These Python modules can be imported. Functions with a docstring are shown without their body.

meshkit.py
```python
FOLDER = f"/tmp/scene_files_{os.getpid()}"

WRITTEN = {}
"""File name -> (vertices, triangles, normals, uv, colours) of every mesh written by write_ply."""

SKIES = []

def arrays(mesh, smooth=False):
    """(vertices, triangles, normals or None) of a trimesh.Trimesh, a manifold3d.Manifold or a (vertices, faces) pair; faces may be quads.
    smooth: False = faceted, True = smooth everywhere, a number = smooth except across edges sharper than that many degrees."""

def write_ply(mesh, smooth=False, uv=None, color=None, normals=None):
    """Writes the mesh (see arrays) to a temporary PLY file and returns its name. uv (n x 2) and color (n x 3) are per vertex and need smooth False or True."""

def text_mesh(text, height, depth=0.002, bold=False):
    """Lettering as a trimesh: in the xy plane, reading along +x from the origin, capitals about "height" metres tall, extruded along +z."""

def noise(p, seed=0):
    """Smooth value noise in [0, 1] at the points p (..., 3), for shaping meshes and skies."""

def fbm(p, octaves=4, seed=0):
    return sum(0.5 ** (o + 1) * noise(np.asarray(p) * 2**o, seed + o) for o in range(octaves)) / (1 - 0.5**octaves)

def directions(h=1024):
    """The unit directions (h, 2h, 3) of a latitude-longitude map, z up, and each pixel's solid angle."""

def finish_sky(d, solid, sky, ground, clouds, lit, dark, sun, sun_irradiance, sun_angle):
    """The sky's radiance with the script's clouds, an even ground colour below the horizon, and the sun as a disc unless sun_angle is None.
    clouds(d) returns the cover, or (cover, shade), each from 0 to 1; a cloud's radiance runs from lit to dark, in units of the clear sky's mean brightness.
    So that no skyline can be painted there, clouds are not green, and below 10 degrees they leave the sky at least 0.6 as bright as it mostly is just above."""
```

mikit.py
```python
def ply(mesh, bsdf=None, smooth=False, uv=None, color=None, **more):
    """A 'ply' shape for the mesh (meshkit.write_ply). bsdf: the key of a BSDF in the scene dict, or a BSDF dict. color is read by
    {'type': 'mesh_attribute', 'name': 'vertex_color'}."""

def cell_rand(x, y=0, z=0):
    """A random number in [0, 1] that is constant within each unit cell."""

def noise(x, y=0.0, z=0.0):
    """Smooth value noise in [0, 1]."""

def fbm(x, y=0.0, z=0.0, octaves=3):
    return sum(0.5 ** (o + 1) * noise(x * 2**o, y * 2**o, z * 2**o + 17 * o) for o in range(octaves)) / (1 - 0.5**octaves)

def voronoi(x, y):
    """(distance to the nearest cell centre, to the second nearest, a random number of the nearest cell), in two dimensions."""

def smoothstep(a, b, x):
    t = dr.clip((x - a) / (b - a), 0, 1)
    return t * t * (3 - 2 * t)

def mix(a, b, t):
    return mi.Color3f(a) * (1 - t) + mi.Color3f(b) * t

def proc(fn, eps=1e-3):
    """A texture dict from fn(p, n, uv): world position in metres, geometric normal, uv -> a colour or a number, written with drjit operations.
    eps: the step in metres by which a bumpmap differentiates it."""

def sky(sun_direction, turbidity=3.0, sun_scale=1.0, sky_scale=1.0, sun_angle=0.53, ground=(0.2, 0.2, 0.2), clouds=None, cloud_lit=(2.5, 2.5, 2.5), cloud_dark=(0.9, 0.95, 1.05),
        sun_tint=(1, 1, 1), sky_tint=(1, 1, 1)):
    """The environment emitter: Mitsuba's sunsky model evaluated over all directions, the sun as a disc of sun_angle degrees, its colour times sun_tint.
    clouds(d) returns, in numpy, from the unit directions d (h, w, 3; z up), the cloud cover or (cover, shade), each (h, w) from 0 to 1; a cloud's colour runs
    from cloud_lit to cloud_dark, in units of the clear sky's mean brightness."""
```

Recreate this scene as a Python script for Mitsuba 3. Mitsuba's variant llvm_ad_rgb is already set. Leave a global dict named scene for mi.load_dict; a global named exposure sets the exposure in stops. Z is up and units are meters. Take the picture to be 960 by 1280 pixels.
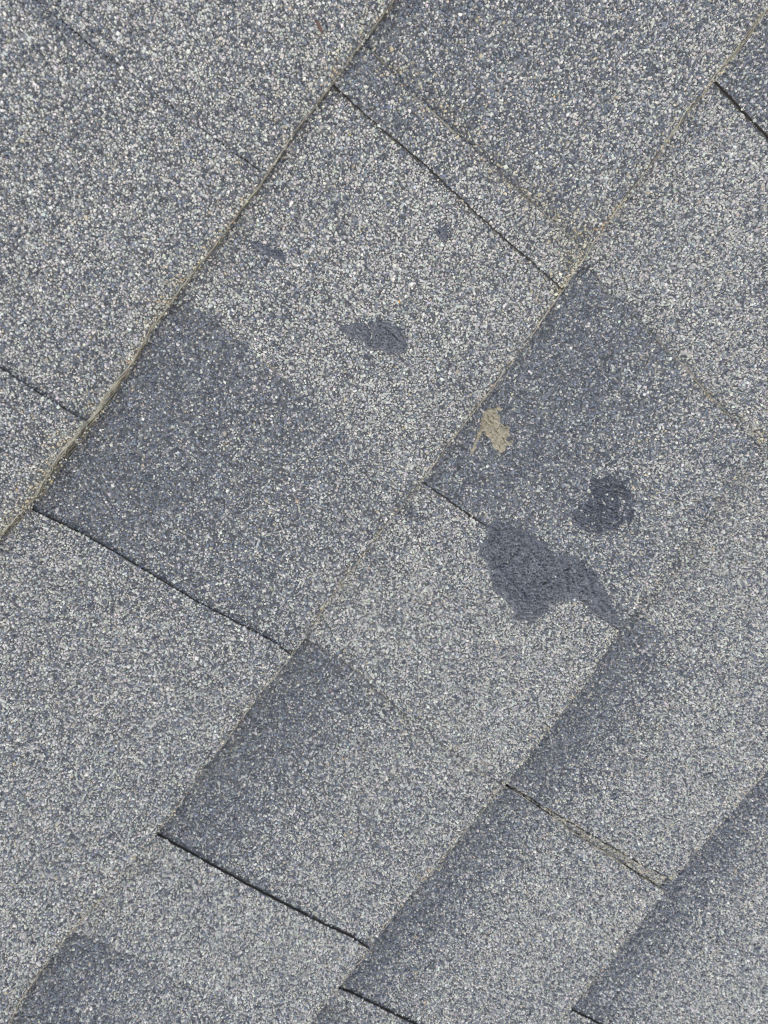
import math
import numpy as np
import shapely
from shapely.geometry import Polygon, LineString, Point
from shapely.ops import unary_union
import trimesh
import drjit as dr
import mitsuba as mi
import mikit
import meshkit
from scipy import ndimage

T4 = mi.ScalarTransform4f
scene, labels = {}, {}
rng = np.random.default_rng(7)

# ------------------------------------------------------------------ the roof's own frame
# Millimetres on the slope: X along the courses (to the right looking up the roof... along the eaves), Y down the slope, N out of the slope.
PITCH = math.radians(21.0)
CP, SP = math.cos(PITCH), math.sin(PITCH)
RX = np.array([1.0, 0, 0])
RY = np.array([0, -CP, -SP])
RN = np.array([0, -SP, CP])
ORIGIN = np.array([0.0, 0.0, 4.2])
LIFT = 5.5          # the height of a course's butt edge, mm
EXPO = 143.0        # the exposed height of a course, mm


def world(P):
    P = np.asarray(P, float) * 1e-3
    return ORIGIN + P[..., 0:1] * RX + P[..., 1:2] * RY + P[..., 2:3] * RN


def wdir(v):
    return np.asarray(v[0] * RX + v[1] * RY + v[2] * RN)


# ------------------------------------------------------------------ camera, sky, exposure
CAM = (-156.5, 33.2, 366.5 + LIFT)
FWD = wdir((-0.05760713584630266, 0.27239810832153954, -0.960458582387826))
UP = -wdir((-0.7988893967402625, 0.5643756483878924, 0.2079804300474574))
EYE = world(CAM)
scene["camera"] = {
    "type": "thinlens", "fov": 2 * math.degrees(math.atan(480 / 950)), "fov_axis": "x",
    "near_clip": 0.01, "far_clip": 100.0, "aperture_radius": 0.0016, "focus_distance": 0.395,
    "to_world": T4().look_at(origin=EYE.tolist(), target=(EYE + FWD).tolist(), up=UP.tolist()),
}
SUN = wdir((-0.85, 0.05, 0.72))
scene["sky"] = mikit.sky(SUN.tolist(), turbidity=3, sun_scale=0.30, sun_angle=16, sun_tint=(0.92, 0.98, 1.06), clouds=lambda d: 1.0, cloud_lit=(2.44, 2.5, 2.60), ground=(0.2, 0.2, 0.2))
exposure = 2.22

# ------------------------------------------------------------------ materials
_ox, _oy, _oz = (float(v) for v in ORIGIN)


def local(p):
    """World metres back to the roof's own millimetres (X, Y)."""
    x = (p.x - _ox) * 1000.0
    y = ((p.y - _oy) * float(RY[1]) + (p.z - _oz) * float(RY[2])) * 1000.0
    return x, y


def bed_colour(p, n, uv):
    """Asphalt coating with the fine granules and fines pressed into it; cut faces show dark asphalt, lower edges weathered mat."""
    x, y = local(p)
    d1, d2, r = mikit.voronoi(x / 1.05, y / 1.05)
    gap = mikit.smoothstep(0.02, 0.22, d2 - d1)
    tone = 0.05 + 0.42 * r * r
    c = mi.Color3f(tone * 0.97, tone, tone * 1.04) * (0.25 + 0.75 * gap)
    dark = mi.Color3f(0.055, 0.058, 0.064) + 0.14 * r * r
    # inside the window of modelled granules the bed between them is mostly asphalt
    inside = (x > -560) & (x < 170) & (y > -160) & (y < 600)
    c = dr.select(inside, dark, c)
    up = n.x * float(RN[0]) + n.y * float(RN[1]) + n.z * float(RN[2])
    down = n.x * float(RY[0]) + n.y * float(RY[1]) + n.z * float(RY[2])
    fib = mikit.noise(x * 0.22, y * 2.6, (p.z - _oz) * 900.0)
    edge = mikit.mix((0.05, 0.048, 0.042), (0.30, 0.28, 0.22), fib)
    cut = mi.Color3f(0.022, 0.022, 0.023) + 0.02 * fib
    side = dr.select(down > 0.5, edge, cut)
    return dr.select(up > 0.75, c, side)


def edge_colour(p, n, uv):
    """Weathered lower edge: matted fibres along the course, grey-beige, with dark slits and a little lichen."""
    x, y = local(p)
    a = mikit.noise(x * 0.16, y * 3.0, 3.0)
    b = mikit.noise(x * 0.5, y * 5.5, 9.0)
    big = mikit.noise(x * 0.045, y * 0.1, 5.0)
    c = mikit.mix((0.065, 0.063, 0.056), (0.31, 0.305, 0.275), mikit.smoothstep(0.25, 0.78, 0.5 * a + 0.5 * b))
    cl = mikit.noise(x * 0.55, y * 1.6, 21.0)
    c = mikit.mix(c, mi.Color3f(0.075, 0.078, 0.08), 0.8 * mikit.smoothstep(0.48, 0.66, cl))
    return c * (0.5 + 0.75 * big)


def tar_colour(p, n, uv):
    x, y = local(p)
    a = mikit.fbm(x * 0.55 + 0.2 * y, y * 0.3, 1.0, octaves=4)
    s = mikit.noise(x * 3.1, y * 3.1, 4.0)
    c = mikit.mix((0.074, 0.085, 0.112), (0.195, 0.215, 0.272), a)
    return c * (0.40 + 1.0 * s)


def tar_dark_colour(p, n, uv):
    return tar_colour(p, n, uv) * mi.Color3f(0.84, 0.86, 0.90)


def mud_colour(p, n, uv):
    x, y = local(p)
    a = mikit.fbm(x * 0.5, y * 0.5, 2.0, octaves=4)
    s = mikit.noise(x * 3.0, y * 3.0, 1.0)
    c = mikit.mix((0.28, 0.26, 0.21), (0.47, 0.445, 0.375), a)
    return c * (0.85 + 0.25 * s)


def two(d):
    return {"type": "twosided", "bsdf": d}


scene["mat_bed"] = two({"type": "principled", "base_color": mikit.proc(bed_colour), "roughness": 0.75, "specular": 0.3})
scene["mat_granule"] = two({"type": "principled", "base_color": {"type": "mesh_attribute", "name": "vertex_color"}, "roughness": 0.5, "specular": 0.45})
scene["mat_edge"] = two({"type": "principled", "base_color": mikit.proc(edge_colour), "roughness": 0.9, "specular": 0.2})
scene["mat_fibre"] = two({"type": "principled", "base_color": {"type": "mesh_attribute", "name": "vertex_color"}, "roughness": 0.8, "specular": 0.25})
scene["mat_tar"] = two({"type": "principled", "base_color": mikit.proc(tar_colour), "roughness": 0.30, "specular": 0.7})
scene["mat_tar_dark"] = two({"type": "principled", "base_color": mikit.proc(tar_dark_colour), "roughness": 0.34, "specular": 0.6})
scene["mat_mud"] = two({"type": "principled", "base_color": mikit.proc(mud_colour), "roughness": 0.9, "specular": 0.15})
scene["mat_wood"] = two({"type": "diffuse", "reflectance": {"type": "rgb", "value": [0.32, 0.24, 0.16]}})


def put(key, V, F, mat, color=None, smooth=False):
    """V in the roof's frame (left-handed to the world, so the faces are turned)."""
    scene[key] = mikit.ply((world(V), np.asarray(F)[:, ::-1]), mat, smooth=smooth, color=color)


# ------------------------------------------------------------------ where the edges lie (mm on the slope)
ROW = {  # lower edges of the courses
    0: [(-700, 0), (-293.9, -1.4), (-271.2, 1.0), (-244.7, 1.2), (-224.3, 1.1), (-195.8, 1.1), (-172.4, -1.0), (-150.8, -1.0), (-122.3, 0.2), (-58.0, -0.5), (-16.2, 0.7), (6.7, 0.7), (400, 0)],
    1: [(-700, 142), (-512.0, 141.0), (-480.6, 138.2), (-433.0, 140.0), (-384.9, 143.5), (-282.0, 143.1), (-254.8, 144.4), (-221.4, 142.5), (-206.0, 142.7), (-186.7, 143.4), (-156.0, 144.1), (-59.8, 144.2), (-36.7, 143.3), (-12.2, 141.4), (48.6, 140.9), (85.3, 141.6), (121.2, 142.0), (400, 143)],
    2: [(-700, 286), (-415.9, 285.4), (-371.8, 286.2), (-327.5, 288.3), (-265.0, 290.0), (-212.1, 289.3), (-182.8, 289.7), (-154.8, 286.4), (-142.3, 286.4), (400, 286)],
    3: [(-700, 428), (-360.8, 427.4), (-311.6, 428.7), (-256.2, 426.4), (-171.5, 430.0), (400, 430)],
}
CUT = {
    'P_lo': [(-226.8, -170), (-226.8, -43.7), (-226.5, -24.1), (-225.4, -6), (-223.6, 3)],
    'P_hi': [(-91.8, -170), (-91.8, -102.6), (-92.3, -86.4), (-90.1, -69.7), (-90.2, -48.4), (-89.3, -34.8), (-88.8, -20.1), (-87.3, -3.7), (-87.3, 5)],
    'B_lo': [(-274.6, -20), (-274.6, 3.1), (-271.9, 22.7), (-270.5, 45.7), (-269.8, 67.7), (-269.0, 90.4), (-266.9, 112.7), (-265.1, 133.4), (-266.6, 150)],
    'B_hi': [(-153.6, -20), (-153.6, 2.1), (-152.8, 25.2), (-153.2, 36.7), (-155.4, 59.5), (-156.4, 70.1), (-157.6, 101.3), (-157.4, 150)],
    'D_lo': [(-36.2, -20), (-36.2, 0.5), (-36.5, 12.0), (-36.7, 23.7), (-36.2, 46.8), (-35.8, 52.2), (-36.9, 81.5), (-37.4, 109.9), (-37.1, 123.3), (-37.2, 150)],
    'D_hi': [(-14.7, -20), (-14.7, 7.0), (-15.4, 19.9), (-15.9, 31.1), (-16.0, 36.8), (-16.7, 59.5), (-16.0, 76.2), (-17.1, 99.5), (-16.6, 120.5), (-17.2, 150)],
    'S_hi': [(-456.9, 125), (-456.9, 142.6), (-454.3, 159.8), (-453.2, 178.6), (-454.4, 197.7), (-455, 300)],
    'H_lo': [(-387.5, 125), (-387.5, 144.6), (-387.9, 174.0), (-387.9, 204.1), (-387.2, 233.5), (-386.6, 252.4), (-385.2, 272.2), (-387.1, 295)],
    'H_hi': [(-255.7, 125), (-255.7, 148.2), (-254.7, 164.6), (-255.2, 180.7), (-257.5, 194.3), (-259.2, 205.9), (-260.7, 215.4), (-263.2, 247.8), (-263.5, 300)],
    'F_lo': [(-155.1, 125), (-155.1, 146.1), (-154.6, 163.9), (-154.4, 180.0), (-153.4, 188.1), (-153.3, 228.3), (-155.5, 274.3), (-155.0, 300)],
    'F_hi': [(-22.4, 125), (-22.4, 145.3), (-21.9, 151.5), (-22.6, 163.8), (-22.5, 174.0), (-25.2, 224.7), (-27.7, 242.2), (-28.3, 259.7), (-30.1, 276.0), (-30.5, 300)],
    'J_lo': [(88.7, 125), (88.7, 146.3), (88.6, 156.8), (88.2, 167.2), (88.3, 178.4), (88, 300)],
    'U_hi': [(-431, 270), (-431, 440)],
    'M_lo': [(-420, 270), (-419.7, 289.1), (-418.4, 298.0), (-418.3, 310.4), (-417.8, 325.0), (-417.2, 340.9), (-417, 445)],
    'M_hi': [(-265.6, 270), (-265.6, 291.7), (-265.4, 321.1), (-266.3, 341.5), (-266.8, 360.7), (-266.6, 384.4), (-266.7, 406.2), (-266.7, 445)],
    'L_lo': [(-264.4, 270), (-264.4, 293.5), (-263.5, 310.1), (-262.8, 338.4), (-261.3, 369.8), (-260.0, 403.8), (-257.4, 425.1), (-256, 445)],
    'L_hi': [(-140.9, 270), (-140.9, 291.0), (-140.6, 308.0), (-142.5, 324.0), (-142.5, 337.9), (-143.6, 355.7), (-145, 445)],
    'O_lo': [(-363.8, 415), (-363.8, 433.2), (-362.9, 451.9), (-362, 590)],
}
XMIN, XMAX = -690.0, 330.0


def run0(X):
    w = np.interp(X, [-420, -300, -272, -235, -222, -190, -150, -100, -40, 60], [2.4, 2.4, 2.8, 3.5, 2.8, 1.6, .9, .40, .35, .4])
    return 0.85 * w * (0.6 + .75 * meshkit.fbm(np.c_[X * 0.09, X * 0, X * 0 + 2], 3, seed=5))


def run1(X):
    w = np.interp(X, [-560, -500, -440, -425, -390, -340, -300, -250, -160, -60, -30, 30, 70, 110, 150], [1.3, 1.3, 1.0, .5, .7, .7, .5, .5, .5, .6, .8, 1.0, 2.0, 1.9, 1.6])
    return w * (0.6 + 0.8 * meshkit.noise(np.c_[X * 0.09, X * 0, X * 0 + 4], seed=6))


def row_line(k, step=1.2, jit=0.22):
    xs = np.arange(XMIN, XMAX + step, step)
    if k in ROW:
        a = np.array(ROW[k])
        y = np.interp(xs, a[:, 0], a[:, 1])
        y = ndimage.gaussian_filter1d(y, 4)
    else:
        y = np.full(len(xs), EXPO * k) + 0.8 * np.sin(xs * 0.02 + k)
    if k in (0, 1):
        y = y - (run0 if k == 0 else run1)(xs)
    q = np.c_[xs * 0.5, np.full(len(xs), k * 7.3), np.zeros(len(xs))]
    y = y + jit * 2 * (meshkit.fbm(q, 3, seed=k + 40) - 0.5) + 0.9 * (meshkit.noise(q * 0.13, seed=k + 60) - 0.5)
    return np.c_[xs, y]


def cut_line(name, step=0.7, jit=0.34):
    a = np.array(CUT[name], float)
    ys = np.arange(a[0, 1], a[-1, 1], step)
    x = ndimage.gaussian_filter1d(np.interp(ys, a[:, 1], a[:, 0]), 2)
    q = np.c_[ys * 0.6, np.full(len(ys), len(name) * 3.1 + ord(name[0])), np.zeros(len(ys))]
    return np.c_[x + jit * 2 * (meshkit.fbm(q, 3, seed=ord(name[0])) - 0.5), ys]


ROWS = {k: row_line(k) for k in range(-2, 8)}
CUTS = {n: cut_line(n) for n in CUT}
TAB_T, BASE_T = 2.1, 2.9


def tab_top(k, Y):
    return LIFT * (np.asarray(Y) - (k - 1) * EXPO) / EXPO


def course_band(k, over=5.5):
    """The course's sheet: from a little under the course above down to its own lower edge."""
    low = ROWS[k]
    return Polygon(np.vstack([[XMIN, (k - 1) * EXPO - over], [XMAX, (k - 1) * EXPO - over], low[::-1]])).buffer(0)


def right_of(name, shift=0.0):
    c = CUTS[name] + [shift, 0]
    return Polygon(np.vstack([c, [XMAX + 5, c[-1, 1]], [XMAX + 5, c[0, 1]]])).buffer(0)


def left_of(name, shift=0.0):
    c = CUTS[name] + [shift, 0]
    return Polygon(np.vstack([c, [XMIN - 5, c[-1, 1]], [XMIN - 5, c[0, 1]]])).buffer(0)


def biggest(g):
    return max(g.geoms, key=lambda a: a.area) if hasattr(g, "geoms") else g


def slab(poly, k, top_off, thick):
    """A sheet of that outline, lying parallel to the course; returns vertices and faces."""
    m = trimesh.creation.extrude_polygon(biggest(poly).simplify(0.03), thick, engine="earcut")
    V = np.array(m.vertices)
    V[:, 2] += tab_top(k, V[:, 1]) + top_off - thick
    return V, np.array(m.faces)


# ------------------------------------------------------------------ pieces of the roof
# (course, name of the left cut, name of the right cut, gap in mm); None = out of the photograph
ROOF = "shingle_roof"
labels[ROOF] = {"label": "weathered grey asphalt shingle roof of overlapping granule-coated tabs seen from above", "category": "roof", "kind": "thing"}
ply_deck = trimesh.creation.box((XMAX - XMIN, EXPO * 9, 11.0))
V = np.array(ply_deck.vertices) + [(XMAX + XMIN) / 2, EXPO * 2.5, -5.3 - 11.0 / 2 - 8.0]
put(ROOF + "__deck", V, ply_deck.faces, "mat_wood")

_count = {}


def new_key(stem):
    n = _count.get(stem, 0)
    _count[stem] = n + 1
    return f"{ROOF}__{stem}" + (f"_{n:03d}" if n else "")


FRAME = Polygon([(-102, -121), (129, 137), (-304, 561), (-517, 137)])
NEAR = FRAME.buffer(14)

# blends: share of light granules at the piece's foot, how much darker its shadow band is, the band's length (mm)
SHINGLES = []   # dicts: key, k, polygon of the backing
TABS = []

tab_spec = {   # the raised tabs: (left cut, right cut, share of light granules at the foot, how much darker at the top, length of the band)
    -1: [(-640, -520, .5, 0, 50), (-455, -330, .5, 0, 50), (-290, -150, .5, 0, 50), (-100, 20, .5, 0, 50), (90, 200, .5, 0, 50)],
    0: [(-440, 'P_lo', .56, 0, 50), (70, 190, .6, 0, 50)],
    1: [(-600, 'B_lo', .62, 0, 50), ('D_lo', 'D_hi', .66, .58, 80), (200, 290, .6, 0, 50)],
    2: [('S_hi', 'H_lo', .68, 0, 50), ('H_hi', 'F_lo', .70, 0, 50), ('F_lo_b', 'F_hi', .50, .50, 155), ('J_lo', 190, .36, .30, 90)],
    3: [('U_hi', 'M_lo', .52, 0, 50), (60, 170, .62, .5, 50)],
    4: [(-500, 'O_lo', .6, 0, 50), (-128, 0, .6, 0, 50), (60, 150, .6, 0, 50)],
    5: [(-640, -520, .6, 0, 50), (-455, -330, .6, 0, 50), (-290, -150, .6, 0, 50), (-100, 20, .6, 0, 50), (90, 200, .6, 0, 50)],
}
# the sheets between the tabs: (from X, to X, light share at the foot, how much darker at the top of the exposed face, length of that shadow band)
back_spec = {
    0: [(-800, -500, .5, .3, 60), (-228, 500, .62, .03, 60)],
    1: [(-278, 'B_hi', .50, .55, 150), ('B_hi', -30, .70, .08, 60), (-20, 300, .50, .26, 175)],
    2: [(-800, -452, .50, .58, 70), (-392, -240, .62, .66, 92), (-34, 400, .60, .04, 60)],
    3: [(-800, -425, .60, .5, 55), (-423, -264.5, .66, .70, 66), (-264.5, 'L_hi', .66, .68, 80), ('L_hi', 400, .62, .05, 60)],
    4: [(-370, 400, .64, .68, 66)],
}



def side(spec, sign, shift=0.0):
    """Half plane right (sign 1) or left (-1) of a cut."""
    if isinstance(spec, str):
        return right_of(spec, shift) if sign > 0 else left_of(spec, shift)
    return shapely.box(spec, -900, XMAX + 5, 1500) if sign > 0 else shapely.box(XMIN - 5, -900, spec, 1500)


def wobble_gap(name, lo, hi, seed):
    """A cut line moved by a varying width: the other face of a joint."""
    c = CUTS[name].copy()
    q = np.c_[c[:, 1] * 0.05, np.full(len(c), 3.3 + seed), np.zeros(len(c))]
    c[:, 0] += lo + (hi - lo) * np.clip((meshkit.fbm(q, 2, seed=seed) - .3) * 2.2, 0, 1)
    return c


CUTS['Q_lo'] = wobble_gap('P_hi', 0.15, 0.9, 5)
CUTS['F_lo_b'] = CUTS['F_lo'] + [0.9, 0]


for k in range(-1, 6):
    band = course_band(k)
    if k == 0:
        sheets = [band.intersection(side('P_hi', -1)), band.intersection(side('Q_lo', 1))]
    elif k == 3:
        sheets = [band.intersection(side('M_hi', -1)), band.intersection(side('L_lo', 1))]
    else:
        sheets = [band]
    for s in sheets:
        SHINGLES.append(dict(key=new_key("shingle"), k=k, poly=biggest(s)))
    for lo, hi, light, dark, length in tab_spec[k]:
        g = band.intersection(side(lo, 1)).intersection(side(hi, -1))
        TABS.append(dict(key=new_key("tab"), k=k, poly=biggest(g), light=light, dark=dark, length=length, lo=lo, hi=hi))

for s in SHINGLES:
    V, F = slab(s["poly"], s["k"], -TAB_T - 0.03, BASE_T)
    x0, _, x1, _ = s["poly"].bounds      # the double thickness that runs on up the slope under the course above
    V2, F2 = slab(shapely.box(x0 + .5, (s["k"] - 2) * EXPO - 4, x1 - .5, (s["k"] - 1) * EXPO - 6.0), s["k"], 0.0, BASE_T + TAB_T)
    V, F = np.vstack([V, V2]), np.vstack([F, F2 + len(V)])
    put(s["key"], V, F, "mat_bed")
for t in TABS:
    V, F = slab(t["poly"], t["k"], 0.0, TAB_T)
    put(t["key"], V, F, "mat_bed")

# ------------------------------------------------------------------ granules: real chips of stone pressed into every visible face
PAL = np.array([(.62, .63, .62), (.50, .512, .515), (.39, .406, .425), (.182, .212, .275), (.082, .098, .134), (.46, .42, .335)])
P_DARK = np.array([.018, .050, .15, .47, .307, .005])
P_LIGHT = np.array([.20, .47, .235, .065, .020, .010])


def blend_noise(X, Y):
    q = np.c_[X / 24.0, Y / 24.0, np.zeros(len(X))]
    a = meshkit.fbm(q, 3, seed=11) - 0.5
    b = meshkit.noise(q * 5.5, seed=17) - 0.5
    return 0.26 * a + 0.12 * b


def granules(region, k, off, share, warm=None, spacing=1.03, size=1.0, keep_fn=None):
    """Chips over the region (a shapely polygon) on the face off mm from the course's tab plane."""
    if region.is_empty:
        return None
    x0, y0, x1, y1 = region.bounds
    dx, dy = spacing, spacing * 0.866
    gx, gy = np.meshgrid(np.arange(x0, x1 + dx, dx), np.arange(y0, y1 + dy, dy))
    gx = gx + (np.arange(gx.shape[0]) % 2)[:, None] * dx / 2
    X = (gx + rng.uniform(-.46, .46, gx.shape) * dx).ravel()
    Y = (gy + rng.uniform(-.46, .46, gy.shape) * dy).ravel()
    keep = shapely.contains_xy(region, X, Y)
    X, Y = X[keep], Y[keep]
    if keep_fn is not None:
        k_ = keep_fn(X, Y) > rng.random(len(X))
        X, Y = X[k_], Y[k_]
    n = len(X)
    if n == 0:
        return None
    r = size * np.clip(rng.lognormal(math.log(0.615), 0.26, n), .32, 1.3)
    stretch = rng.uniform(0.72, 1.0, n)
    turn = rng.uniform(0, 2 * np.pi, n)
    h = r * rng.uniform(.60, 1.05, n)
    tilt = rng.normal(0, .26, (n, 2))
    ang = (np.arange(4) * np.pi / 2)[None] + rng.uniform(-.45, .45, (n, 4))
    lo_r = rng.uniform(.85, 1.18, (n, 4))
    up_r = rng.uniform(.42, .82, (n, 4))

    def ring(rad):
        a, b = np.cos(ang) * rad * r[:, None], np.sin(ang) * rad * r[:, None] * stretch[:, None]
        c, s = np.cos(turn)[:, None], np.sin(turn)[:, None]
        return a * c - b * s, a * s + b * c

    lx, ly = ring(lo_r)
    ux, uy = ring(up_r)
    base = tab_top(k, Y) + off
    lz = np.full((n, 4), -0.10) + 0.30 * r[:, None] * rng.uniform(0, 1, (n, 4))
    uz = h[:, None] + ux * tilt[:, :1] + uy * tilt[:, 1:] + rng.normal(0, .06, (n, 4)) * r[:, None]
    V = np.empty((n, 8, 3))
    V[:, :4, 0], V[:, :4, 1], V[:, :4, 2] = X[:, None] + lx, Y[:, None] + ly, base[:, None] + lz
    V[:, 4:, 0], V[:, 4:, 1], V[:, 4:, 2] = X[:, None] + ux, Y[:, None] + uy, base[:, None] + uz
    f = []
    for i in range(4):
        j = (i + 1) % 4
        f += [(i, j, 4 + j), (i, 4 + j, 4 + i)]
    f += [(4, 5, 6), (4, 6, 7)]
    F = (np.arange(n)[:, None, None] * 8 + np.array(f)[None]).reshape(-1, 3)
    # the colour of each chip
    L = np.clip(share(X, Y) + blend_noise(X, Y), 0.0, 1.0)
    p = P_DARK[None] * (1 - L[:, None]) + P_LIGHT[None] * L[:, None]
    w = np.zeros(n) if warm is None else np.clip(warm(X, Y), 0, 1)
    p[:, 5] += 0.35 * w
    p /= p.sum(1, keepdims=True)
    cls = (rng.random(n)[:, None] > np.cumsum(p, 1)).sum(1).clip(0, 5)
    C = PAL[cls] * np.exp(rng.normal(0, .15, n))[:, None] * (1 + rng.normal(0, .035, (n, 3)))
    C *= 1 - w[:, None] * np.array([0.06, .10, .22])
    for (px, py, col) in ODD:
        d = np.hypot(X - px, Y - py)
        if d.min() < 1.2:
            C[np.argmin(d)] = col
    C = np.clip(C, 0.02, .82)
    return V.reshape(-1, 3), F, np.repeat(C, 8, axis=0)


# stray chips of another colour
ODD = [(-197.1, 54.5, (.62, .40, .10)), (-92.2, 81.0, (.62, .33, .08)), (-93.0, 82.0, (.6, .42, .2)), (-1.9, 139.8, (.5, .28, .16)), (0.3, 139.0, (.5, .29, .18)), (-4.0, 137.5, (.5, .33, .2)),
       (27.9, 83.0, (.55, .43, .24)), (30.0, 84.5, (.5, .40, .22)), (-256.7, 1.4, (.6, .5, .2)), (-268.8, -9.0, (.62, .42, .2)), (-48.2, 18.3, (.55, .56, .2)), (-272.0, 174.1, (.5, .22, .18))]


def row_y(k, X):
    return np.interp(X, ROWS[k][:, 0], ROWS[k][:, 1])


def cut_x(name, Y):
    c = CUTS[name]
    return np.interp(Y, c[:, 1], c[:, 0])


def above_row(k, shift):
    low = ROWS[k] + [0, shift]
    return Polygon(np.vstack([low, [XMAX, -900], [XMIN, -900]])).buffer(0)


def below_row(k, shift):
    low = ROWS[k] + [0, shift]
    return Polygon(np.vstack([low, [XMAX, 1500], [XMIN, 1500]])).buffer(0)


def warm_fn(k):
    def warm(X, Y):
        d = row_y(k, X) - Y
        w = np.exp(-np.clip(d, 0, 99) / 2.2) * 0.4
        if k == 1:
            w = w + 0.8 * np.exp(-np.clip(d, 0, 99) / 9.0) * np.exp(-((X + 20) / 22.0) ** 2)
            w = w + 0.3 * np.exp(-((X + 13) / 7.0) ** 2) * (Y > 10)
        if k == 0:
            w = w + 0.3 * np.exp(-np.clip(d, 0, 99) / 5.0) * (X < -140) + 0.2 * np.exp(-np.clip(d, 0, 99) / 6.0)
        if k == 2:
            w = w + 0.35 * np.exp(-((X + 25.5) / 4.0) ** 2) * (Y > 215)
            w = w + 0.06 * np.exp(-((X + 262) / 8.0) ** 2) * (Y > 180)
        if k == 3:
            w = w + 0.6 * ((X > cut_x('M_hi', Y) - .5) & (X < cut_x('L_lo', Y) + .5))
        return w * (0.35 + 1.3 * meshkit.noise(np.c_[X / 7.0, Y / 7.0, np.zeros(len(X))], seed=3))
    return warm


for t in TABS:
    k = t["k"]
    region = t["poly"].intersection(below_row(k - 1, 0.5)).intersection(above_row(k, -0.05)).buffer(-0.05).intersection(NEAR)

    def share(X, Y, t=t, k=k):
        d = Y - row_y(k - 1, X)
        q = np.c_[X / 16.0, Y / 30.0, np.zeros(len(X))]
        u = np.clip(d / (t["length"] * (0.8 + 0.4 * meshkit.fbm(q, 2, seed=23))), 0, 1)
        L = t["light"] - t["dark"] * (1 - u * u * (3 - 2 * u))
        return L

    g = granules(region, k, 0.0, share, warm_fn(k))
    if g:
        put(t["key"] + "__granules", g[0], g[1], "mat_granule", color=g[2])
        labels[t["key"] + "__granules"] = {"kind": "stuff"}

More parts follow.
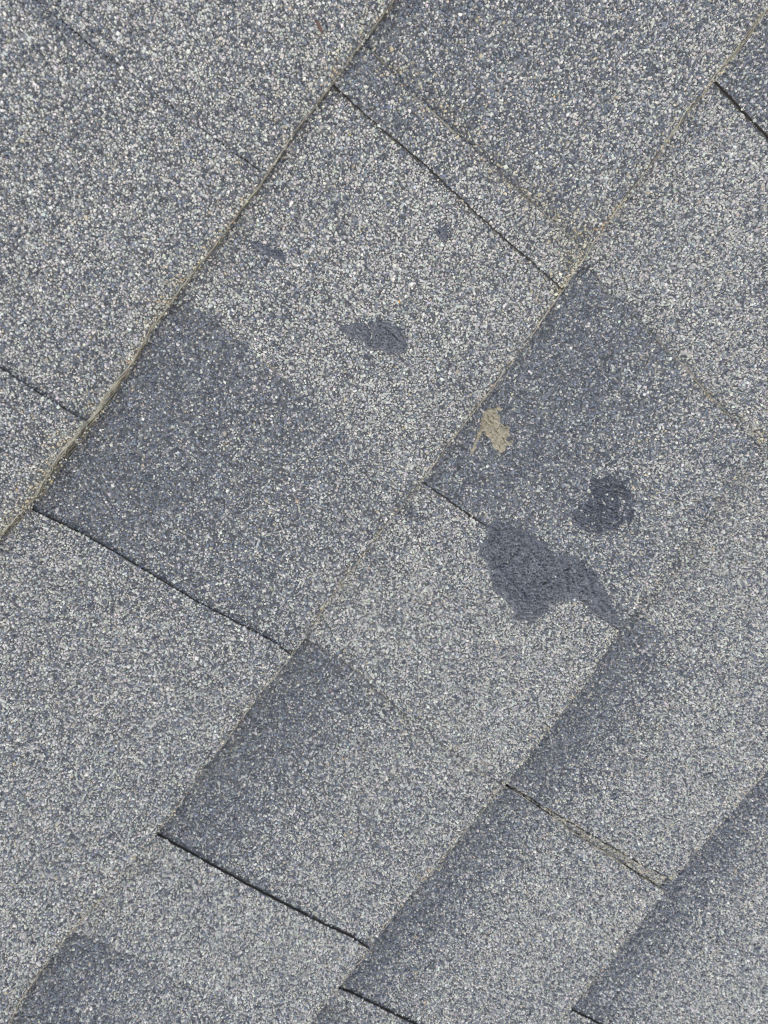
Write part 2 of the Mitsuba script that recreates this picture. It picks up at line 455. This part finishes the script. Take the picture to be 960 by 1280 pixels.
for s in SHINGLES:
    k = s["k"]
    covered = unary_union([t["poly"].buffer(0.3 if k < 2 else 0.75) for t in TABS if t["k"] == k])
    region = s["poly"].difference(covered).intersection(below_row(k - 1, 0.5)).intersection(above_row(k, -0.25)).buffer(-0.2).intersection(NEAR)

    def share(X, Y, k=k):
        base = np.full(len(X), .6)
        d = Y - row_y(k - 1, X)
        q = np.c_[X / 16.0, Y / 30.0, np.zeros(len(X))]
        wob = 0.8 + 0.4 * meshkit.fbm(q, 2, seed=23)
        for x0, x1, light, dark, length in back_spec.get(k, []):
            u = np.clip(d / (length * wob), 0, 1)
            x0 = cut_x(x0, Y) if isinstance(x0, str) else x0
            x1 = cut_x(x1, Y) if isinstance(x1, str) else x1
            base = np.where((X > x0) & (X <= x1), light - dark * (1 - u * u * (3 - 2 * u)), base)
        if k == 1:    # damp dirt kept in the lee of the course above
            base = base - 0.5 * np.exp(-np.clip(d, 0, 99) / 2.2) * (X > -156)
        if k == 0:    # dirt gathered along the closed joint
            base = base - 0.9 * np.exp(-((X - cut_x('P_hi', Y)) / 2.4) ** 2) * np.clip(2.8 * (meshkit.fbm(np.c_[X / 9.0, Y / 15.0, np.zeros(len(X))], 2, seed=77) - .32), .3, 1)
        return base

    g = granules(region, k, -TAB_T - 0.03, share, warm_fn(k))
    slot = None
    if k == 4:     # what shows at the bottom of the open joint in the course above
        slot = granules(side('M_hi', 1, .3).intersection(side('L_lo', -1, -1.0)).intersection(shapely.box(-280, 289, -240, 422.5)), k, 2.0, lambda X, Y: np.full(len(X), .6), lambda X, Y: np.full(len(X), .5), spacing=.62, size=.8)
    if k == 1 and s is [q for q in SHINGLES if q["k"] == 1][0]:
        slot = granules(side('P_hi', 1, .1).intersection(side('Q_lo', -1, -.1)).intersection(shapely.box(-110, -125, -70, -14)), k, 3.2, lambda X, Y: np.full(len(X), .2), spacing=.6, size=.7)
    debris = unary_union([t["poly"].buffer(0.95).difference(t["poly"].buffer(0.1)) for t in TABS if t["k"] == k]).intersection(region.buffer(.8)).difference(covered.buffer(-.25))
    deb = granules(debris, k, -TAB_T + 0.75, lambda X, Y: np.full(len(X), .22), None, spacing=1.1, size=.72, keep_fn=lambda X, Y: np.clip((meshkit.fbm(np.c_[X / 5.0, Y / 5.0, np.zeros(len(X))], 3, seed=55) - .36) * 3, .0, .6))
    if deb:
        g = np.vstack([g[0], deb[0]]), np.vstack([g[1], deb[1] + len(g[0])]), np.vstack([g[2], deb[2]])
    if slot:
        g = np.vstack([g[0], slot[0]]), np.vstack([g[1], slot[1] + len(g[0])]), np.vstack([g[2], slot[2]])
    if g:
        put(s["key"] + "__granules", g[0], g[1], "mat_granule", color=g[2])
        labels[s["key"] + "__granules"] = {"kind": "stuff"}

# ------------------------------------------------------------------ weathered lower edges and their loose fibres


def tab_at(k, X):
    return any(t["k"] == k and t["poly"].contains(Point(X, row_y(k, X) - 2)) for t in TABS)


def edge_strip(key, k, x0, x1, run, off=0.0):
    """The worn nose of a sheet: a rough slope from its top edge down to the course below, run(X) mm wide."""
    xs = np.arange(x0, x1, 0.45)
    m = 9
    top = tab_top(k, row_y(k, xs)) + off
    floor_ = tab_top(k + 1, row_y(k, xs)) - 0.2
    V = np.empty((len(xs), m, 3))
    for j in range(m):
        u = j / (m - 1)
        ry = row_y(k, xs) - 0.5 + (run(xs) + 0.5) * u
        z = top - 0.25 - (top - 0.25 - floor_) * (u ** 1.05)
        q = np.c_[xs * 0.35, np.full(len(xs), j * 0.9), np.full(len(xs), k * 3.0)]
        z = z + (1.1 if 0 < j < m - 1 else 0.1) * (meshkit.fbm(q, 3, seed=31) - .5) * 2 * np.minimum(1, run(xs) / 1.5)
        q2 = np.c_[xs * 0.25, np.full(len(xs), j * 0.4), np.full(len(xs), 9.0 + k)]
        V[:, j] = np.c_[xs, ry + (0.5 * (meshkit.fbm(q2, 3, seed=37) - .5) * 2 if j else 0) * np.minimum(1, run(xs) / 1.5), z]
    a = np.arange(len(xs) - 1)[:, None] * m + np.arange(m - 1)[None]
    a = a.ravel()
    F = np.vstack([np.c_[a, a + m, a + m + 1], np.c_[a, a + m + 1, a + 1]])
    # closed: the same sheet again, sunk below, with its rims joined
    W = V.reshape(-1, 3)
    nV = len(W)
    W2 = W.copy()
    W2[:, 2] -= 0.8
    W2[:, 1] -= 0.4
    rim = trimesh.Trimesh(W, F, process=False)
    e = rim.edges[trimesh.grouping.group_rows(rim.edges_sorted, require_count=1)]
    S = np.vstack([np.c_[e[:, 0], e[:, 0] + nV, e[:, 1]], np.c_[e[:, 1], e[:, 0] + nV, e[:, 1] + nV]])
    put(key, np.vstack([W, W2]), np.vstack([F, F[:, ::-1] + nV, S]), "mat_edge")


def fibres(key, lines):
    """Loose strands: lines is a list of (points n x 3, radius, colour)."""
    VV, FF, CC, o = [], [], [], 0
    for P, rad, col in lines:
        P = np.asarray(P)
        d = np.gradient(P, axis=0)
        d /= np.linalg.norm(d, axis=1, keepdims=True) + 1e-9
        a = np.cross(d, [0, 0, 1.0])
        a /= np.linalg.norm(a, axis=1, keepdims=True) + 1e-9
        b = np.cross(d, a)
        n = len(P)
        rr = rad * np.r_[0.5, np.ones(n - 2), 0.4]
        R = np.stack([P + rr[:, None] * (a * math.cos(q) + b * math.sin(q)) for q in (0, 2.094, 4.189)], 1)
        VV.append(R.reshape(-1, 3))
        i = np.arange(n - 1)
        for s_ in range(3):
            s2 = (s_ + 1) % 3
            FF += [np.c_[i * 3 + s_, i * 3 + s2, i * 3 + 3 + s2] + o, np.c_[i * 3 + s_, i * 3 + 3 + s2, i * 3 + 3 + s_] + o]
        CC.append(np.tile(col, (n * 3, 1)))
        o += n * 3
    put(key, np.vstack(VV), np.vstack(FF), "mat_fibre", color=np.vstack(CC))


def strand_colour():
    c = np.array([.38, .365, .31]) * rng.uniform(.4, 1.3)
    return np.clip(c * (1 + rng.normal(0, .04, 3)), .03, .75)


def row_strands(k, x0, x1, per_mm, run, rad=(.10, .22), length=(4, 15), lift=0.25):
    out = []
    for _ in range(int((x1 - x0) * per_mm)):
        X = rng.uniform(x0, x1)
        Ln = rng.uniform(*length)
        w = run(np.array([X]))[0]
        u = rng.uniform(-0.25, 1.0)
        xs = X + np.linspace(-.5, .5, 6) * Ln
        slope = rng.normal(0, .07)
        ys = row_y(k, xs) + u * w + (xs - X) * slope + rng.normal(0, .12, 6)
        top = tab_top(k, row_y(k, xs)) - (0 if tab_at(k, X) else TAB_T)
        flo = tab_top(k + 1, row_y(k, xs)) + .3
        z = np.where(u < 0, top + .45, top + 0.45 + (flo - top) * max(u, 0) ** 1.25) + lift * rng.uniform(.2, 1)
        out.append((np.c_[xs, ys, z], rng.uniform(*rad), strand_colour()))
    return out


def cut_strands(name, k, y0, y1, n, off=0.45, spread=.25):
    out = []
    for _ in range(n):
        Y = rng.uniform(y0, y1)
        Ln = rng.uniform(5, 16)
        ys = Y + np.linspace(-.5, .5, 6) * Ln
        xs = cut_x(name, ys) + rng.normal(.1, spread) + rng.normal(0, .05, 6)
        out.append((np.c_[xs, ys, tab_top(k, ys) + off + rng.uniform(-.15, .2)], rng.uniform(.10, .17), strand_colour()))
    return out


def run2(X):
    return 0.35 + 0.35 * meshkit.noise(np.c_[X * 0.1, X * 0, X * 0], seed=8)


S = {s["k"]: s["key"] for s in SHINGLES[::-1]}    # the first sheet of each course
S0b = [s["key"] for s in SHINGLES if s["k"] == 0][1]
TK = {t["lo"] if isinstance(t["lo"], str) else t["hi"]: t["key"] for t in TABS if isinstance(t["lo"], str) or isinstance(t["hi"], str)}
edge_strip(TK['P_lo'] + "__worn_edge", 0, -430, -225.5, run0)
edge_strip(S[0] + "__worn_edge", 0, -224, -88.5, run0, -TAB_T)
edge_strip(S0b + "__worn_edge", 0, -85, 60, run0, -TAB_T)
fibres(S[0] + "__loose_fibre", row_strands(0, -400, -88, 1.3, run0, rad=(.08, .15)) + row_strands(0, -320, -180, 2.2, run0, rad=(.08, .17), length=(3, 13)))
fibres(S0b + "__loose_fibre", row_strands(0, -84, 40, 0.9, run0, length=(3, 10), rad=(.08, .14)))
labels[S[0] + "__loose_fibre"] = {"kind": "stuff"}
labels[S0b + "__loose_fibre"] = {"kind": "stuff"}
edge_strip(S[1] + "__worn_edge", 1, -15.5, 150, run1, -TAB_T)
edge_strip(TK['D_lo'] + "__worn_edge", 1, -36.4, -18.0, run1)
edge_strip(TK['B_lo'] + "__worn_edge", 1, -550, -268, run1)
fibres(S[1] + "__loose_fibre", cut_strands('B_hi', 1, 20, 60, 9, off=.5 - TAB_T) + row_strands(1, -60, 140, 1.1, run1, length=(3, 11)) + row_strands(1, -540, -425, .9, run1, length=(3, 9)) + row_strands(1, -156, -20, .9, run1, length=(4, 12), rad=(.09, .16)) + row_strands(1, -400, -155, .7, run1, length=(3, 10), rad=(.09, .15)))
labels[S[1] + "__loose_fibre"] = {"kind": "stuff"}
fibres(S[2] + "__loose_fibre", row_strands(2, -420, -140, .3, run2, length=(3, 9), rad=(.08, .14)) + cut_strands('F_hi', 2, 146, 215, 9) + cut_strands('F_hi', 2, 215, 262, 26, spread=.4) + cut_strands('H_hi', 2, 150, 200, 5))
labels[S[2] + "__loose_fibre"] = {"kind": "stuff"}
dkey = TK['D_lo']
fibres(dkey + "__loose_fibre", cut_strands('D_hi', 1, 8, 60, 12) + cut_strands('D_hi', 1, 85, 140, 12, spread=.5))
labels[dkey + "__loose_fibre"] = {"kind": "stuff"}
bkey = S[1]
lkey = S[3]
fibres(lkey + "__loose_fibre", cut_strands('L_hi', 3, 291, 345, 11, off=.5 - TAB_T) + cut_strands('M_hi', 3, 291, 425, 26, off=.4 - TAB_T, spread=.3)
       + [(np.c_[xx + .9 + rng.normal(.5, .6) + 0 * yy, yy, tab_top(3, yy) - 5.2 + .7], .14, strand_colour()) for _ in range(40) for yy in [rng.uniform(300, 420) + np.linspace(-5, 5, 6)] for xx in [cut_x('M_hi', yy)]])
labels[lkey + "__loose_fibre"] = {"kind": "stuff"}


# chips caught on the worn noses
for k, run in ((0, run0), (1, run1)):
    a_, b_ = ROWS[k] + [0, -0.1], np.c_[ROWS[k][:, 0], ROWS[k][:, 1] + run(ROWS[k][:, 0]) * 1.05 + .15]
    for (xa, xb, key, off) in ([(-420, -225.5, TK['P_lo'], 0.), (-224, -88.5, S[0], -TAB_T), (-85, 40, S0b, -TAB_T)] if k == 0 else [(-550, -268, TK['B_lo'], 0.), (-262, -38, S[1], -TAB_T), (-16, 140, S[1] + "_", -TAB_T)]):
        region = Polygon(np.vstack([a_, b_[::-1]])).buffer(0).intersection(shapely.box(xa, -20, xb, 200)).intersection(NEAR)
        c = granules(region, k, off - .75, lambda X, Y: np.full(len(X), .5), lambda X, Y: np.full(len(X), .45), spacing=.9, size=.82,
                     keep_fn=lambda X, Y: np.clip((meshkit.fbm(np.c_[X / 6.0, Y / 3.0, np.zeros(len(X))], 3, seed=91) - .36) * 4.5, .08, .9))
        if c:
            nm = (key.rstrip("_")) + "__loose_chip" + ("_001" if key.endswith("_") else "")
            put(nm, c[0], c[1], "mat_granule", color=c[2])
            labels[nm] = {"kind": "stuff"}

# ------------------------------------------------------------------ things lying on the roof
def surface(X, Y):
    """Height of the visible face at points of a grid."""
    z = np.full(X.shape, -9.0)
    for s in SHINGLES:
        inside = shapely.contains_xy(s["poly"], X, Y)
        z = np.where(inside, np.maximum(z, tab_top(s["k"], Y) - TAB_T), z)
    for t in TABS:
        inside = shapely.contains_xy(t["poly"], X, Y)
        z = np.where(inside, np.maximum(z, tab_top(t["k"], Y)), z)
    return z


def daub(key, outline, mat, height, rim, rough, step=0.3, ridges=(), sigma=1.6, warp=1.4, grain=(0.9, 0.9), seed=1, feather=0.0, lift=0.75, grow=0.0, crease=1.0):
    """A lump pressed onto the granules: follows the faces below, thins out at its ragged rim, closed underneath."""
    poly = unary_union([Polygon(o).buffer(grow) for o in outline])
    x0, y0, x1, y1 = poly.buffer(5).bounds
    xs, ys = np.arange(x0, x1, step), np.arange(y0, y1, step)
    X, Y = np.meshgrid(xs, ys)
    q = np.stack([X * 0.35, Y * 0.35, np.full_like(X, seed * 1.0)], -1)
    Xw, Yw = X + warp * 2.4 * (meshkit.fbm(q, 5, seed) - .5), Y + warp * 2.4 * (meshkit.fbm(q + 31.7, 5, seed + 9) - .5)
    inside = shapely.contains_xy(poly, Xw, Yw)
    sd = (ndimage.distance_transform_edt(inside) - ndimage.distance_transform_edt(~inside)) * step
    base = ndimage.gaussian_filter(surface(X, Y), sigma / step)
    u = np.clip(sd / rim, -1, 1)
    g = np.stack([X * grain[0] + .35 * Y, Y * grain[1] - .2 * X, np.full_like(X, seed + .5)], -1)
    n1 = meshkit.fbm(g, 4, seed + 3) - .5
    n2 = meshkit.fbm(g * 2.6, 3, seed + 5) - .5
    n3 = np.abs(meshkit.noise(g * 1.9 + 7.7, seed + 6) - .5) * 2
    n4 = meshkit.noise(np.stack([X * 1.5, Y * 1.5, np.full_like(X, 2.2)], -1), seed + 7) - .5
    n5 = np.abs(meshkit.fbm(np.stack([X * .42 + .1 * Y, Y * .26 - .3 * X, np.full_like(X, seed + 3.3)], -1), 3, seed + 21) - .5) * 2
    h = height * np.where(u > 0, np.sqrt(np.clip(u * (2 - u), 0, 1)), 1.2 * u) + rough * (1.6 * n1 + 1.0 * n2 - 0.7 * (1 - n3) ** 4 + 0.9 * n4 - crease * (1.1 * np.clip(1 - n5 * 2.2, 0, 1) ** 2 - .35))
    h = h + feather * 2 * (meshkit.fbm(g * 0.5, 3, seed + 8) - .62)
    for pts, amp, width in ridges:
        ln = LineString(pts)
        d = shapely.distance(shapely.points(Xw, Yw), ln)
        h = h + amp * np.exp(-(d / width) ** 2)
    h = h + lift
    on = h > -0.35
    lab, _ = ndimage.label(on)
    H, W = X.shape
    idx = np.arange(H * W).reshape(H, W)
    cell = on[:-1, :-1] & on[1:, :-1] & on[:-1, 1:] & on[1:, 1:]
    a, b, c, d = idx[:-1, :-1][cell], idx[:-1, 1:][cell], idx[1:, 1:][cell], idx[1:, :-1][cell]
    F = np.vstack([np.c_[a, b, c], np.c_[a, c, d]])
    V = np.c_[X.ravel(), Y.ravel(), (base + h).ravel()]
    used, inv = np.unique(F, return_inverse=True)
    V, F = V[used], inv.reshape(-1, 3)
    nV = len(V)
    B = V.copy()
    B[:, 2] = np.minimum(base.ravel()[used] - 0.9, B[:, 2] - .3)
    tm = trimesh.Trimesh(V, F, process=False)
    e = tm.edges[trimesh.grouping.group_rows(tm.edges_sorted, require_count=1)]
    S_ = np.vstack([np.c_[e[:, 0], e[:, 0] + nV, e[:, 1]], np.c_[e[:, 1], e[:, 0] + nV, e[:, 1] + nV]])
    put(key, np.vstack([V, B]), np.vstack([F, F[:, ::-1] + nV, S_]), mat, smooth=True)


def tagged(key, label, cat, group=None):
    labels[key] = {"label": label, "category": cat}
    if group:
        labels[key]["group"] = group


BIG = [(-152.5, 188.2), (-148.7, 191.3), (-146.1, 199.8), (-144.4, 209.2), (-142.8, 218.8), (-144.8, 227.9), (-139.9, 235.0), (-137.1, 244.0), (-138.4, 254.6), (-143.4, 264.9), (-147.2, 272.2), (-151.6, 284.0), (-154.6, 288.2), (-156.0, 283.9), (-155.2, 273.3), (-154.9, 263.3), (-154.7, 253.4), (-158.7, 247.3), (-166.1, 244.1), (-171.7, 243.3), (-176.3, 241.6), (-178.8, 241.7), (-181.4, 236.5), (-182.7, 232.0), (-180.6, 227.5), (-177.9, 218.9), (-175.6, 209.8), (-170.0, 203.4), (-167.0, 195.7), (-163.6, 191.1), (-158.1, 191.9)]
daub("sealant_smear", [BIG], "mat_tar", 1.6, 4.0, 1.6, step=0.28, sigma=2.4, warp=2.0, grain=(0.42, 0.55), seed=2, feather=.25, grow=0.9, lift=0.85, crease=.45,
     ridges=[([(-168.2, 207.3), (-169.3, 215.4), (-170.7, 222.1), (-171.6, 232.0)], 1.9, .5), ([(-169.2, 204.6), (-162.6, 208.1), (-151.0, 209.3)], -1.9, .6),
             ([(-158.7, 232.3), (-150.9, 235.0), (-144.7, 239.1)], -1.9, .55), ([(-137.7, 244.4), (-139.7, 257.7)], -1.7, .5), ([(-150, 212), (-152, 224), (-158, 236)], 1.2, .7), ([(-176, 236), (-170, 226), (-163, 222)], 1.0, .6), ([(-141, 246), (-147, 256), (-152, 270)], 1.2, .7)])
tagged("sealant_smear", "long slate-grey smear of roofing sealant spread over a tab's side edge", "sealant smear")

ROUND = [(-99.2, 220.5), (-94.6, 225.8), (-93.4, 234.3), (-94.4, 240.0), (-100.1, 246.1), (-106.6, 248.9), (-113.5, 246.3), (-118.9, 243.4), (-122.8, 235.4), (-124.9, 227.7), (-120.5, 222.0), (-114.9, 222.8), (-109.6, 225.7), (-104.5, 221.2)]
TAIL = [(-91.2, 242.1), (-86.5, 247.5), (-84.6, 253.7), (-89.6, 250.3), (-93.9, 245.4)]
daub("sealant_dab", [ROUND], "mat_tar_dark", 1.1, 3.0, 1.7, step=0.26, sigma=1.5, warp=2.0, grain=(0.75, 0.75), seed=5, feather=.6, lift=.62, grow=.5, crease=.8,
     ridges=[([(-100.1, 219.3), (-94.1, 225.4), (-92.9, 233.9), (-93.5, 241.2), (-98.9, 247.9), (-105.3, 250.7)], 1.9, 1.0), ([(-98.5, 224.5), (-97, 233), (-99.5, 241), (-105, 245)], -1.3, .8),
             ([(-118.7, 241.3), (-113.0, 245.9), (-106.0, 247.4)], .5, .7), ([(-116, 226), (-109, 233), (-102, 237)], 1.2, .6), ([(-112, 240), (-106, 234), (-104, 227)], -.6, .6)])
tagged("sealant_dab", "round crusty dark dab of roofing sealant with a raised curved rim on the right", "sealant dab")
daub("sealant_dab_001", [[(-119.1, 65.8), (-114.0, 70.1), (-110.9, 74.1), (-107.1, 77.7), (-104.1, 82.8), (-102.6, 88.2), (-105.3, 94.1), (-109.0, 97.4), (-111.8, 97.3), (-114.0, 93.3), (-116.5, 87.7), (-118.5, 82.7), (-118.0, 78.7), (-119.5, 73.3), (-119.9, 68.2)]],
     "mat_tar", 1.2, 2.4, 1.0, step=0.24, sigma=1.2, warp=1.6, grain=(0.8, 0.8), seed=8, feather=.3, grow=.3, crease=.5, ridges=[([(-107, 79), (-104.6, 84), (-104.0, 90), (-107, 95)], 1.3, .7), ([(-110, 76), (-113, 80), (-116, 82)], -1.8, .6), ([(-106.5, 84), (-107, 91)], -1.3, .6), ([(-108.5, 80), (-111, 88), (-112, 94)], .9, .5)])
tagged("sealant_dab_001", "small blue-grey sealant dab tapering to a point at its left, above the mud splat", "sealant dab")
daub("sealant_dab_002", [[(-114.4, 11.5), (-110.9, 17.7), (-109.0, 23.6), (-110.8, 27.8), (-112.6, 24.7), (-114.4, 18.7), (-116.0, 14.1)]], "mat_tar_dark", 1.0, 1.6, 0.9, step=0.22, sigma=1.0, warp=1.6, grain=(0.9, 0.9), seed=12, feather=.4, lift=1.0, grow=.4)
tagged("sealant_dab_002", "thin dark streak of sealant just below the upper course edge", "sealant dab")
daub("sealant_dab_003", [[(-55.3, 75.4), (-52.9, 78.4), (-55.3, 81.1), (-56.9, 79.1)]], "mat_tar_dark", 1.0, 1.2, 0.8, step=0.2, sigma=1.0, warp=1.2, grain=(0.9, 0.9), seed=14, feather=.3, lift=1.05, grow=.6)
tagged("sealant_dab_003", "tiny dark fleck of sealant near the long cut edge at upper right", "sealant dab")

MUD = [[(-107.5, 148.8), (-103.0, 153.7), (-106.2, 158.9), (-108.6, 164.3), (-112.7, 169.5), (-117.8, 170.2), (-119.7, 166.5), (-116.8, 160.7), (-115.3, 155.2), (-112.2, 150.9)],
       [(-112.0, 152.0), (-115.0, 154.6), (-119, 155.9), (-121, 155.6), (-125, 157.4), (-128.6, 157.2), (-127.5, 156.1), (-122.2, 154.3), (-116.0, 152.6)], [(-107.3, 161.8), (-105.2, 164.5), (-108.2, 167.3), (-111.0, 166.9), (-109.6, 163.0)],
       [(-112.0, 167.2), (-110.4, 169.9), (-112.8, 170.9), (-114, 168.6)], [(-105.9, 150.5), (-102.0, 155.5), (-100.9, 153.4), (-103.9, 150.3)]]
daub("mud_splat", MUD, "mat_mud", 1.5, 1.5, 0.95, step=0.2, sigma=0.8, warp=1.5, grain=(0.8, 0.8), seed=21, feather=.15,
     ridges=[([(-116, 164), (-111, 160), (-106, 159)], -.75, .35), ([(-111, 153), (-110.5, 160), (-114, 168)], -.7, .32), ([(-112.5, 151), (-107, 152.5)], -.5, .3)])
tagged("mud_splat", "dried cracked beige splat of mud on the dark tab", "mud splat")

# a scrap of brown leaf near the top edge
mid = np.array([(-23.2, -20.8), (-23.4, -19.2), (-24.0, -17.6), (-24.7, -16.0), (-25.4, -14.6)])
wid = np.array([.2, .65, .8, .6, .15])
V, F = [], []
for i, (c, w) in enumerate(zip(mid, wid)):
    for j, u in enumerate((-1, -.5, 0, .5, 1)):
        z_ = float(tab_top(0, c[1])) + .75 + .75 * u * u + .25 * math.sin(i * 1.7)
        V.append((c[0] + u * w, c[1] + .25 * u * w, z_))
V = np.array(V)
for i in range(4):
    for j in range(4):
        a = i * 5 + j
        F += [(a, a + 1, a + 6), (a, a + 6, a + 5)]
F = np.array(F)
tm = trimesh.Trimesh(V, F, process=False)
e = tm.edges[trimesh.grouping.group_rows(tm.edges_sorted, require_count=1)]
n_ = len(V)
F = np.vstack([F, F[:, ::-1] + n_, np.c_[e[:, 0], e[:, 0] + n_, e[:, 1]], np.c_[e[:, 1], e[:, 0] + n_, e[:, 1] + n_]])
V = np.vstack([V, V - [0, 0, .18]])
scene["mat_leaf"] = two({"type": "principled", "base_color": {"type": "rgb", "value": [.14, .095, .088]}, "roughness": .7, "specular": .25})
put("leaf_scrap", V, F, "mat_leaf")
tagged("leaf_scrap", "tiny curled reddish brown leaf scrap near the top edge", "leaf")

print("triangles", sum(len(m[1]) for m in meshkit.WRITTEN.values()))
